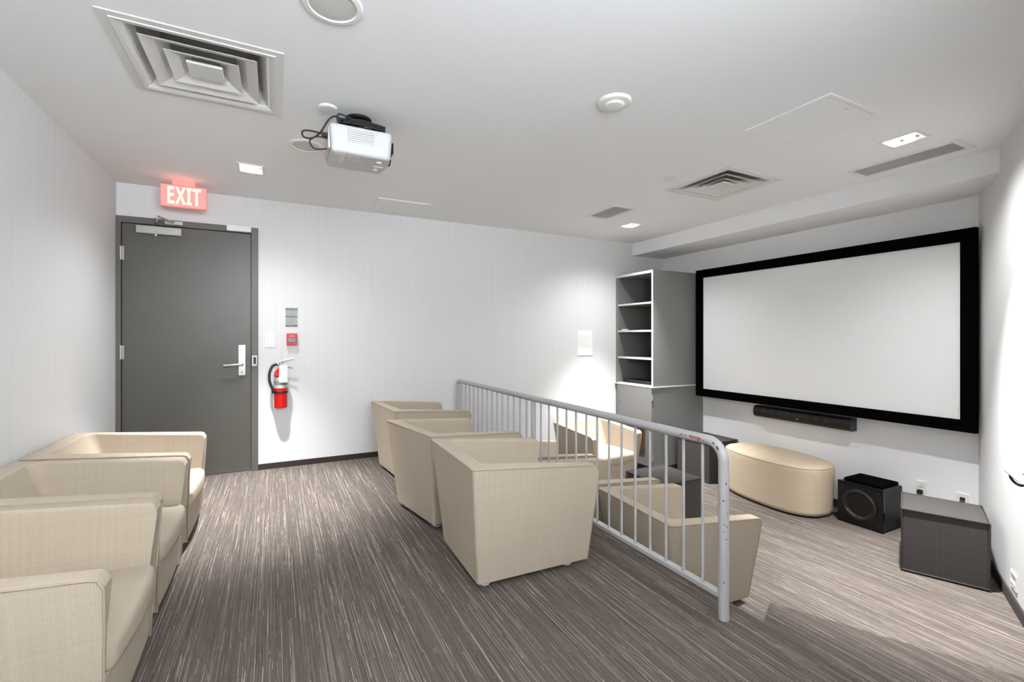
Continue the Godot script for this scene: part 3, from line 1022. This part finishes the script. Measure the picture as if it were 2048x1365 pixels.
	nt.albedo_texture = print_image(120, 166, pw, pw, [[8, 16, pw, Color(0.84, 0.84, 0.83), 5], [24, 120, pw, Color(0.88, 0.88, 0.87), 6], [134, 142, pw, Color(0.86, 0.86, 0.85), 5]], 12)
	nt.uv1_scale = Vector3(1.0 / 0.22, -1.0 / 0.304, 1)
	nt.uv1_offset = Vector3(0.5, 0.5, 0)
	var nn := thing("notice_sheet", "white paper notice on the wallpapered wall beside the shelves", "notice", Vector3(3.412, 1.114, ZN))
	part(nn, "sheet", MB.new().box(Vector3(-0.11, -0.152, 0), Vector3(0.11, 0.152, 0.0025)), nt)
	part(nn, "holder_lip", MB.new().box(Vector3(-0.114, -0.158, 0), Vector3(0.114, -0.148, 0.008)), M.white)


func build_screen_end() -> void:
	# projection screen, stood off the wall
	var s := thing("projection_screen", "large white projection screen in a wide black frame", "projection screen", Vector3(4.60, 0, 0))
	var zl := -4.016
	var zr := -1.475
	var yb := 0.47
	var yt := 1.992
	part(s, "screen_surface", MB.new().box(Vector3(-0.004, yb + 0.05, zl + 0.05), Vector3(0.004, yt - 0.05, zr - 0.05)), M.screen)
	for b in [[Vector3(-0.02, yb, zl), Vector3(0.03, yb + 0.09, zr)], [Vector3(-0.02, yt - 0.095, zl), Vector3(0.03, yt, zr)], [Vector3(-0.02, yb + 0.09, zl), Vector3(0.03, yt - 0.095, zl + 0.098)], [Vector3(-0.02, yb + 0.09, zr - 0.088), Vector3(0.03, yt - 0.095, zr)]]:
		part(s, "frame_bar", MB.new().box(b[0], b[1]), M.velvet)
	for z in [-3.6, -1.9]:
		part(s, "wall_bracket", MB.new().box(Vector3(0.03, yt - 0.30, z - 0.03), Vector3(0.12, yt - 0.15, z + 0.03)), M.black)
	# soundbar
	var sb := thing("soundbar", "black soundbar on the wall under the projection screen", "soundbar", Vector3(4.72, 0.385, -2.80))
	var prof := [Vector2(0, 0.058), Vector2(-0.075, 0.058), Vector2(-0.105, 0.042), Vector2(-0.112, 0.0), Vector2(-0.100, -0.045), Vector2(-0.07, -0.06), Vector2(0, -0.06)]
	var mb := MB.new()
	var len := 0.475
	for k in prof.size():
		var a: Vector2 = prof[k]
		var b: Vector2 = prof[(k + 1) % prof.size()]
		var o := (a + b) * 0.5 - Vector2(-0.05, 0)
		mb.quad(Vector3(a.x, a.y, -len), Vector3(b.x, b.y, -len), Vector3(b.x, b.y, len), Vector3(a.x, a.y, len), Vector3(o.x, o.y, 0))
	part(sb, "body", mb, M.black)
	for e in [-1.0, 1.0]:
		var cap := MB.new()
		var c := Vector3(-0.05, 0, e * (len + 0.008))
		for k in prof.size():
			var a: Vector2 = prof[k]
			var b: Vector2 = prof[(k + 1) % prof.size()]
			cap.tri(c, Vector3(a.x, a.y, e * len), Vector3(b.x, b.y, e * len), Vector3(0, 0, e), Vector3(0, 0, e), Vector3(0, 0, e))
		part(sb, "end_cap", cap, M.gloss_black)
	for z in [-0.36, -0.27, -0.18, -0.09, 0.09, 0.18, 0.27]:
		part(sb, "driver", MB.new().cyl(Vector3(-0.1095, 0.014, z), Vector3(-0.1125, 0.014, z), 0.026, 18), M.cone)
	part(sb, "logo_badge", MB.new().box(Vector3(-0.1085, -0.022, -0.012), Vector3(-0.1115, -0.016, 0.012)), M.dull_steel)
	build_cabinet()
	# subwoofer, front towards the chairs
	var w := thing("subwoofer", "black subwoofer box with a round cone on the carpet", "subwoofer", Vector3(4.54, LOW, -2.14))
	part(w, "cabinet", MB.new().rbox(Vector3(-0.13, 0.012, -0.17), Vector3(0.16, 0.352, 0.17), 0.012, 3), M.black)
	var bf := part(w, "baffle", MB.new().rbox(Vector3(-0.155, 0.008, -0.172), Vector3(-0.125, 0.356, 0.172), 0.006, 2), M.gloss_black)
	for p in [Vector2(0.05, -0.135), Vector2(0.05, 0.135), Vector2(0.315, -0.135), Vector2(0.315, 0.135)]:
		part(bf, "grille_peg", MB.new().cyl(Vector3(-0.1555, p.x, p.y), Vector3(-0.1535, p.x, p.y), 0.009, 10), M.rubber)
	var cn := MB.new()
	cn.xf = Transform3D(Basis(Vector3(0, 0, 1), PI / 2), Vector3(-0.155, 0.185, 0))
	cn.lathe(Vector3.ZERO, [Vector2(0.132, 0.0), Vector2(0.132, 0.010), Vector2(0.122, 0.012), Vector2(0.112, 0.018), Vector2(0.100, 0.010), Vector2(0.096, 0.002), Vector2(0.06, -0.02), Vector2(0.045, -0.022), Vector2(0.03, -0.012), Vector2(0, -0.006)], 40)
	part(w, "speaker_cone", cn, M.cone)
	part(w, "top_cloth_grille", MB.new().rbox(Vector3(-0.115, 0.352, -0.145), Vector3(0.15, 0.38, 0.15), 0.013, 3), M.velvet)
	for p in [Vector2(-0.1, -0.13), Vector2(-0.1, 0.13), Vector2(0.12, -0.13), Vector2(0.12, 0.13)]:
		part(w, "foot", MB.new().lathe(Vector3(p.x, 0, p.y), [Vector2(0.016, 0), Vector2(0.016, 0.013)], 12), M.rubber)
	# outlets on the east wall
	var o1 := thing("wall_outlet", "white wall outlet with a black plug behind subwoofer", "outlet", Vector3(XE, -0.058, -1.851))
	part(o1, "plate", MB.new().rbox(Vector3(-0.007, -0.060, -0.038), Vector3(0, 0.060, 0.038), 0.003, 2), M.white)
	part(o1, "socket", MB.new().rbox(Vector3(-0.010, 0.008, -0.017), Vector3(-0.005, 0.040, 0.017), 0.003, 2), M.white_metal)
	part(o1, "socket", MB.new().rbox(Vector3(-0.010, -0.040, -0.017), Vector3(-0.005, -0.008, 0.017), 0.003, 2), M.white_metal)
	var pl := thing("power_cord", "black power plug and cord in the wall outlet", "power cord", Vector3(XE, -0.058, -1.851))
	part(pl, "plug", MB.new().rbox(Vector3(-0.045, -0.042, -0.016), Vector3(-0.010, -0.008, 0.016), 0.006, 2), M.rubber)
	part(pl, "cord", MB.new().tube(curve([Vector3(-0.042, -0.03, 0), Vector3(-0.06, -0.07, -0.01), Vector3(-0.05, -0.2, -0.04), Vector3(-0.03, -0.34, -0.08)]), 0.004, 7), M.rubber)
	var o2 := thing("wall_outlet", "white cable wall plate in the corner behind the cube", "outlet", Vector3(XE, -0.085, -1.595))
	part(o2, "plate", MB.new().slab(Rect2(-0.038, -0.058, 0.076, 0.116), [Rect2(-0.016, -0.03, 0.032, 0.06)], 0, 0.006, true), M.white)
	(o2.get_child(0) as Node3D).rotation_degrees.y = -90
	part(o2, "opening", MB.new().box(Vector3(-0.002, -0.03, -0.016), Vector3(0.0, 0.03, 0.016)), M.chip)
	part(o2, "cable_hood", MB.new().box(Vector3(-0.016, -0.03, -0.014), Vector3(-0.002, 0.005, 0.014)), M.frame)
	# oval pouf
	var p := thing("oval_ottoman", "large oval beige upholstered ottoman below the soundbar", "ottoman", Vector3(4.385, LOW, -2.875), -6)
	var rows := []
	for q in [[0.90, 0.012], [0.955, 0.02], [0.97, 0.05], [0.985, 0.2], [1.0, 0.36], [1.0, 0.415], [0.985, 0.438], [0.955, 0.452], [0.90, 0.459], [0.6, 0.468], [0.3, 0.471], [0.002, 0.472]]:
		var row := []
		for k in 56:
			var a := TAU * k / 56
			var cx := pow(absf(cos(a)), 0.76) * signf(cos(a))
			var cz := pow(absf(sin(a)), 0.76) * signf(sin(a))
			row.append(Vector3(cx * 0.285 * q[0], q[1], cz * 0.515 * q[0]))
		rows.append(row)
	part(p, "cushion", MB.new().grid(rows, Vector3(1, 0, 0), true), M.pouf)
	var pp := []
	for k in 57:
		var a := TAU * k / 56
		pp.append(Vector3(pow(absf(cos(a)), 0.76) * signf(cos(a)) * 0.282, 0.437, pow(absf(sin(a)), 0.76) * signf(sin(a)) * 0.51))
	part(p, "seam", MB.new().tube(pp, 0.003, 6, false), M.pouf)
	var pb := []
	for k in 40:
		var a := TAU * k / 40
		pb.append(Vector2(cos(a) * 0.24, sin(a) * 0.45))
	part(p, "plinth", MB.new().prism(PackedVector2Array(pb), 0.0, 0.014), M.black)
	# brown cubes
	cube(Vector3(2.93, LOW, -2.905), 0, 0.43, 0.44, "dark brown upholstered cube ottoman in front of the lower chairs")
	cube(Vector3(4.44, LOW, -3.735), 0, 0.45, 0.44, "dark brown upholstered cube ottoman against the shelf cabinet")
	cube(Vector3(4.10, LOW, -1.495), 22.8, 0.418, 0.43, "dark brown upholstered cube ottoman in the corner by the oblique wall")


func cube(at: Vector3, turn: float, w: float, h: float, label: String) -> void:
	var r := thing("cube_ottoman", label, "ottoman", at, turn, "brown cube ottomans")
	var a := w / 2
	var sag := CubeBend.new()
	sag.a = a
	sag.h = h
	part(r, "cover", MB.new().rbox(Vector3(-a, 0.006, -a), Vector3(a, h, a), 0.012, 2, sag, 6), M.brown)
	for y in [0.012, h - 0.004]:
		var t := a + 0.003
		part(r, "welt", MB.new().tube([Vector3(-t, y, -t), Vector3(t, y, -t), Vector3(t, y, t), Vector3(-t, y, t), Vector3(-t, y, -t)], 0.0065, 7), M.brown_edge)
	for q in [Vector2(-1, -1), Vector2(1, -1), Vector2(1, 1), Vector2(-1, 1)]:
		part(r, "welt", MB.new().tube([Vector3(q.x * a, 0.012, q.y * a), Vector3(q.x * (a + 0.003), h - 0.004, q.y * (a + 0.003))], 0.0055, 7), M.brown_edge)


func build_cabinet() -> void:
	var c := thing("shelf_cabinet", "tall grey corner cabinet with open shelves above a closed door", "cabinet", Vector3(3.90, LOW, ZN))
	var dx := 0.82
	var w := 0.66          # along +z from the north wall
	var top := 1.965 - LOW
	var split := 0.602 - LOW
	var t := 0.022
	# upper body: sides, top, back
	part(c, "side_panel", MB.new().box(Vector3(0, split, w - t), Vector3(dx, top, w)), M.cabinet)
	part(c, "side_panel", MB.new().box(Vector3(0, split, 0.0), Vector3(dx, top, 0.05)), M.cabinet)
	part(c, "top_panel", MB.new().box(Vector3(0, top - 0.028, 0.05), Vector3(dx, top, w - t)), M.cabinet)
	part(c, "back_panel", MB.new().box(Vector3(0.60, split, 0.05), Vector3(0.62, top - 0.028, w - t)), M.cabinet)
	part(c, "edge_strip", MB.new().box(Vector3(-0.004, split, w - t - 0.002), Vector3(0.0, top, w)), M.cabinet_edge)
	part(c, "edge_strip", MB.new().box(Vector3(-0.004, top - 0.03, 0.0), Vector3(0.0, top, w - t - 0.002)), M.cabinet_edge)
	for y in [1.597, 1.267, 0.937, 0.615]:
		var s := part(c, "shelf", MB.new().box(Vector3(0.0, y - LOW - 0.022, 0.05), Vector3(0.60, y - LOW, w - t)), M.cabinet)
		part(s, "edge_strip", MB.new().box(Vector3(-0.004, y - LOW - 0.022, 0.05), Vector3(0.0, y - LOW, w - t - 0.002)), M.cabinet_edge)
	# lower body, door and kick
	part(c, "lower_body", MB.new().box(Vector3(0.0, 0.085, 0.0), Vector3(dx, split - 0.012, w + 0.003)), M.cabinet)
	part(c, "ledge", MB.new().box(Vector3(-0.022, split - 0.012, 0.0), Vector3(dx, split, w + 0.008)), M.cabinet_edge)
	part(c, "toe_kick", MB.new().box(Vector3(0.01, 0.0, 0.0), Vector3(dx, 0.085, w - 0.002)), M.base)
	var d := part(c, "cabinet_door", MB.new().box(Vector3(-0.020, 0.09, 0.05), Vector3(-0.001, split - 0.016, w - 0.006)), M.cabinet)
	part(d, "keyhole", MB.new().cyl(Vector3(-0.0215, 0.79, 0.11), Vector3(-0.019, 0.79, 0.11), 0.007, 10), M.chip)
	for y in [0.90, 0.20]:
		part(d, "hinge", MB.new().box(Vector3(-0.018, y - 0.035, w - 0.006), Vector3(-0.004, y + 0.035, w + 0.006)), M.dull_steel)
	var v := part(d, "vent_frame", MB.new().slab(Rect2(0.24, 0.27, 0.31, 0.26), [Rect2(0.262, 0.292, 0.266, 0.216)], 0, 0.014, true), M.wood)
	v.transform = Transform3D(Basis(Vector3(0, 0, 1), Vector3.UP, Vector3(-1, 0, 0)), Vector3(-0.020, 0, 0))
	for k in 5:
		var y := 0.295 + k * 0.043
		part(d, "vent_slat", MB.new().box(Vector3(-0.030, y, 0.262), Vector3(-0.021, y + 0.036, 0.528)), M.wood)
	# things on the shelves
	var pl := thing("media_player", "flat black media player lying on the lowest open shelf", "media player", Vector3(4.02, 0.615, -4.34))
	part(pl, "case", MB.new().rbox(Vector3(-0.08, 0.004, -0.26), Vector3(0.14, 0.035, 0.22), 0.004, 2), M.black)
	part(pl, "disc_tray", MB.new().box(Vector3(-0.0815, 0.016, -0.20), Vector3(-0.079, 0.026, 0.02)), M.cone)
	for z in [-0.2, 0.16]:
		part(pl, "foot", MB.new().box(Vector3(-0.06, 0.0, z), Vector3(-0.04, 0.005, z + 0.02)), M.rubber)
	var rc := thing("remote_control", "small white remote lying on the middle shelf", "remote", Vector3(3.93, 1.267, -4.55))
	part(rc, "case", MB.new().rbox(Vector3(-0.015, 0, -0.05), Vector3(0.015, 0.014, 0.05), 0.004, 2), M.white)
	part(rc, "button_pad", MB.new().box(Vector3(-0.008, 0.0135, -0.03), Vector3(0.008, 0.0150, 0.02)), M.slat)


func build_rail() -> void:
	var x := 1.672
	var zn := -1.322
	var zm := -2.925
	var zf := -4.475
	var top := 0.735
	var r := thing("guard_rail", "grey painted steel guard rail along the platform edge", "railing", Vector3(x, 0, 0))
	var bend := []
	for k in 9:
		var a := PI / 2 * k / 8
		bend.append(Vector3(0, top - 0.075 + 0.075 * sin(a), zn - 0.075 + 0.075 * cos(a)))
	var far := []
	for k in 7:
		var a := PI / 2 * k / 6
		far.append(Vector3(0, top - 0.04 + 0.04 * cos(a), zf + 0.04 - 0.04 * sin(a)))
	part(r, "top_rail", MB.new().tube([Vector3(0, 0, zn)] + bend + far + [Vector3(0, 0, zf)], 0.0215, 18), M.rail)
	part(r, "mid_post", MB.new().cyl(Vector3(0, 0, zm), Vector3(0, top, zm), 0.018, 14), M.rail)
	part(r, "bottom_bar", MB.new().box(Vector3(-0.018, 0.088, zf), Vector3(0.018, 0.106, zn)), M.rail)
	for sec in [[zn, zm], [zm, zf]]:
		for k in 14:
			var z := lerpf(sec[0], sec[1], (k + 1.0) / 15.0)
			part(r, "baluster", MB.new().cyl(Vector3(0, 0.10, z), Vector3(0, top, z), 0.0068, 10), M.rail)
	# chipped paint and a red scrape near the bend: thin flakes that follow the tube
	var rng := RandomNumberGenerator.new()
	rng.seed = 2
	var chips := MB.new()
	for k in 9:
		var a := rng.randf_range(-0.7, 0.5)
		var y := rng.randf_range(0.15, 0.62)
		flake(chips, Vector3(0, y, zn), Vector3(sin(a - 0.5), 0, cos(a - 0.5)), Vector3.UP, rng.randf_range(0.002, 0.0035), rng.randf_range(0.002, 0.006))
	for k in 14:
		var z := zn - rng.randf_range(0.08, 0.22)
		var a := rng.randf_range(-0.3, 0.6)
		flake(chips, Vector3(0, top, z), Vector3(-cos(a), sin(a), 0), Vector3(0, 0, 1), rng.randf_range(0.002, 0.0035), rng.randf_range(0.003, 0.007))
	for q in [[0.74, 0.0125, 0.005], [1.1, 0.009, 0.004]]:
		var a: float = q[0]
		flake(chips, Vector3(0, top - 0.075 + 0.075 * sin(a), zn - 0.075 + 0.075 * cos(a)), Vector3(-0.95, 0.2, 0.25).normalized(), Vector3(0, cos(a), -sin(a)), q[2], q[1])
	part(r, "paint_chips", chips, M.chip).set_meta("kind", "stuff")
	var red := MB.new()
	for k in 9:
		flake(red, Vector3(0, top, zn - 0.10 - k * 0.0075), Vector3(-cos(0.1 + 0.05 * (k % 3)), sin(0.1 + 0.05 * (k % 3)), 0), Vector3(0, 0, 1), 0.0045 + 0.001 * (k % 2), 0.0045)
	part(r, "red_scrape", red, M.red_mark, "red paint scrape").set_meta("kind", "stuff")


func flake(mb: MB, c: Vector3, out: Vector3, along: Vector3, w: float, l: float) -> void:
	var o := c + out * 0.0216
	var s := out.cross(along).normalized() * w
	var a := along * l
	mb.quad(o - a, o + s * 0.9 - a * 0.2, o + a, o - s + a * 0.1, out)


# ---------------------------------------------------------------- tub chairs
const C_TOP := [0.35, -0.35, 0.328]      # half width, rear, front at the rim
const C_LOW := [0.272, -0.297, 0.305]
const C_Y0 := 0.032


func chair_contour(w: float, rear: float, front: float, rc: float) -> Array:
	var o := []
	for a in [0.0, 0.02, 0.045, 0.08, 0.13, 0.3, 0.5, 0.7, 0.88, 1.0]:
		o.append(Vector2(lerpf(front, rear + rc, a), -w))
	for k in range(1, 7):
		var t := PI / 2 * k / 7.0
		o.append(Vector2(rear + rc - rc * sin(t), -w + rc - rc * cos(t)))
	for a in [0.0, 0.12, 0.3, 0.5, 0.7, 0.88, 1.0]:
		o.append(Vector2(rear, lerpf(-w + rc, w - rc, a)))
	for k in range(1, 7):
		var t := PI / 2 * k / 7.0
		o.append(Vector2(rear + rc - rc * cos(t), w - rc + rc * sin(t)))
	for a in [0.0, 0.12, 0.3, 0.5, 0.7, 0.87, 0.92, 0.955, 0.98, 1.0]:
		o.append(Vector2(lerpf(rear + rc, front, a), w))
	return o


func rim_height(x: float) -> float:
	return lerpf(0.592, 0.538, clampf((x + 0.33) / 0.66, 0.0, 1.0))


func make_chair() -> Node3D:
	var o := Node3D.new()
	var top := chair_contour(C_TOP[0], C_TOP[1], C_TOP[2], 0.02)
	var low := chair_contour(C_LOW[0], C_LOW[1], C_LOW[2], 0.018)
	var itop := chair_contour(C_TOP[0] - 0.072, C_TOP[1] + 0.078, C_TOP[2], 0.045)
	var ilow := chair_contour(C_TOP[0] - 0.088, C_TOP[1] + 0.20, C_TOP[2] - 0.03, 0.07)
	var P := []
	var seam := []
	var nj := 0
	for i in top.size():
		var t: Vector2 = top[i]
		var b: Vector2 = low[i]
		var it: Vector2 = itop[i]
		var ib: Vector2 = ilow[i]
		var yt := rim_height(t.x)
		var dist := C_TOP[2] - t.x as float
		var rf := 0.028
		if dist < rf:
			yt -= rf - sqrt(maxf(rf * rf - (rf - dist) * (rf - dist), 0.0))
		var row := []
		var r1 := 0.007
		var r2 := 0.014
		var dirv := (it - t).normalized()
		for f in [0.0, 0.02, 0.25, 0.5, 0.75]:
			var q := b.lerp(t, f)
			row.append(Vector3(q.x, lerpf(C_Y0, yt - r1, f), q.y))
		for k in 5:
			var a := PI / 2 * k / 4.0
			var q := t + dirv * r1 * (1.0 - cos(a))
			row.append(Vector3(q.x, yt - r1 + r1 * sin(a), q.y))
			if k == 1:
				seam.append(Vector3(q.x, yt - r1 + r1 * sin(a), q.y))
		for k in 6:
			var a := PI / 2 * k / 5.0
			var q := it - dirv * r2 * (1.0 - sin(a))
			row.append(Vector3(q.x, yt - r2 + r2 * cos(a), q.y))
		for f in [0.3, 0.6, 1.0]:
			var q := it.lerp(ib, f)
			row.append(Vector3(q.x, lerpf(yt - r2, 0.22, f), q.y))
		nj = row.size()
		P.append(row)
	var shell := MB.new().grid(P, Vector3(-1, 0, 0))
	for e in [0, P.size() - 1]:            # front faces of the arms
		var row: Array = P[e]
		var m := Vector3(1, -0.1, 0).normalized()
		for j in nj / 2:
			var k := nj - 1 - j
			if k - 1 > j:
				shell.tri(row[j], row[j + 1], row[k], m, m, m)
				shell.tri(row[j + 1], row[k - 1], row[k], m, m, m)
	part(o, "shell", shell, M.fabric)
	# front panel under the seat
	part(o, "front_panel", MB.new().rbox(Vector3(-0.24, C_Y0, -0.295), Vector3(0.304, 0.235, 0.298), 0.008, 2, PanelBend.new(), 6), M.fabric)
	# seat cushion, crowned and swollen at the front
	part(o, "seat_cushion", MB.new().rbox(Vector3(-0.18, 0.222, -0.268), Vector3(0.328, 0.318, 0.268), 0.034, 4, SeatBend.new(), 8), M.fabric)
	# piping along the outer rim edge and down the arm fronts
	var f0: Array = P[0]
	var f1: Array = P[P.size() - 1]
	var pts := [f0[0] + Vector3(0.002, 0, 0), f0[2] + Vector3(0.002, 0, 0), f0[4] + Vector3(0.002, 0, 0)] + seam + [f1[4] + Vector3(0.002, 0, 0), f1[2] + Vector3(0.002, 0, 0), f1[0] + Vector3(0.002, 0, 0)]
	part(o, "piping", MB.new().tube(pts, 0.0036, 6), M.piping)
	for q in [Vector2(-0.24, -0.21), Vector2(-0.24, 0.21), Vector2(0.22, -0.21), Vector2(0.22, 0.21)]:
		part(o, "foot", MB.new().lathe(Vector3(q.x, 0, q.y), [Vector2(0, 0), Vector2(0.026, 0), Vector2(0.026, 0.008), Vector2(0.012, 0.012), Vector2(0.012, 0.036)], 16), M.clear)
	part(o, "underside", MB.new().box(Vector3(-0.27, 0.028, -0.25), Vector3(0.26, 0.034, 0.25)), M.black)
	return o


func build_chairs() -> void:
	var proto := make_chair()
	var gw := "tub chairs in a row along the west wall"
	var gr := "tub chairs on the platform by the guard rail"
	var gl := "tub chairs on the lower floor"
	var list := [
		[Vector3(-0.745, 0, -3.405), 0.0, 1.0, "beige tub chair nearest the exit door, backed against the wall", gw],
		[Vector3(-0.745, 0, -2.665), 0.0, 1.0, "beige tub chair against the wall, between two others in its row", gw],
		[Vector3(-0.735, 0, -1.945), 0.0, 1.0, "beige tub chair against the wall, farthest from the exit door", gw],
		[Vector3(1.14, 0, -2.24), -1.7, 1.0, "beige tub chair before the rail, farthest from the wallpapered wall with the door", gr],
		[Vector3(1.105, 0, -3.05), 10.0, 1.0, "beige tub chair before the rail, middle of three", gr],
		[Vector3(1.163, 0, -4.07), 5.0, 1.0, "beige tub chair before the rail, next to the wall with the door", gr],
		[Vector3(2.25, LOW, -2.13), -4.0, 1.0, "beige tub chair on the lower floor, first beside the steps", gl],
		[Vector3(2.24, LOW, -2.925), 0.0, 1.0, "beige tub chair on the lower floor, second from the steps", gl],
		[Vector3(2.25, LOW, -3.72), 0.0, 1.0, "beige tub chair on the lower floor, third from the steps", gl],
		[Vector3(3.27, LOW, -4.265), -86.0, 1.03, "beige tub chair turned away from the wall beside the shelf cabinet", gl],
	]
	for k in list.size():
		var q: Array = list[k]
		var c: Node3D = proto if k == 0 else proto.duplicate()
		c.name = numbered("tub_chair")
		add_child(c)
		c.position = q[0]
		c.rotation_degrees.y = q[1]
		c.scale = Vector3.ONE * q[2]
		tag(c, q[3], "armchair", q[4])


func build_south_wall_things() -> void:
	var b := Basis(Vector3(-0.8926, 0, 0.4508), Vector3.UP, Vector3(-0.4508, 0, -0.8926))
	# small shelf with a dark hook under it
	var s := thing("wall_shelf", "small white wall shelf with a dark curved hook under it", "shelf")
	s.transform = Transform3D(b, south(1.176, 0.44, 0))
	part(s, "board", MB.new().rbox(Vector3(0, -0.006, 0), Vector3(0.30, 0.0, 0.085), 0.002, 1), M.white)
	part(s, "edge_strip", MB.new().box(Vector3(0, -0.0065, 0.085), Vector3(0.30, 0.0, 0.087)), M.dull_steel)
	part(s, "hook", MB.new().tube(curve([Vector3(0.07, -0.004, 0.078), Vector3(0.072, -0.03, 0.074), Vector3(0.09, -0.05, 0.06), Vector3(0.12, -0.052, 0.045), Vector3(0.14, -0.035, 0.03), Vector3(0.145, -0.004, 0.02)]), 0.0065, 8), M.chip)
	part(s, "handle_slot", MB.new().rbox(Vector3(0.06, -0.001, 0.02), Vector3(0.16, 0.003, 0.034), 0.0015, 1), M.chip)
	# recessed step light
	var l := thing("step_light", "small recessed step light plate low on the oblique wall", "step light")
	l.transform = Transform3D(b, south(0.938, -0.258, 0))
	part(l, "plate", MB.new().slab(Rect2(-0.062, -0.045, 0.124, 0.09), [Rect2(-0.046, -0.03, 0.092, 0.06)], 0.0, 0.006, true), M.white)
	part(l, "recess", MB.new().box(Vector3(-0.046, -0.03, 0.0005), Vector3(0.046, 0.03, 0.002)), M.slat)
	part(l, "hood", MB.new().quad(Vector3(-0.046, -0.004, 0.002), Vector3(0.046, -0.004, 0.002), Vector3(0.046, -0.018, 0.008), Vector3(-0.046, -0.018, 0.008), Vector3(0, 0.3, 1)).box(Vector3(-0.046, -0.02, 0.002), Vector3(0.046, -0.016, 0.008)), M.white)
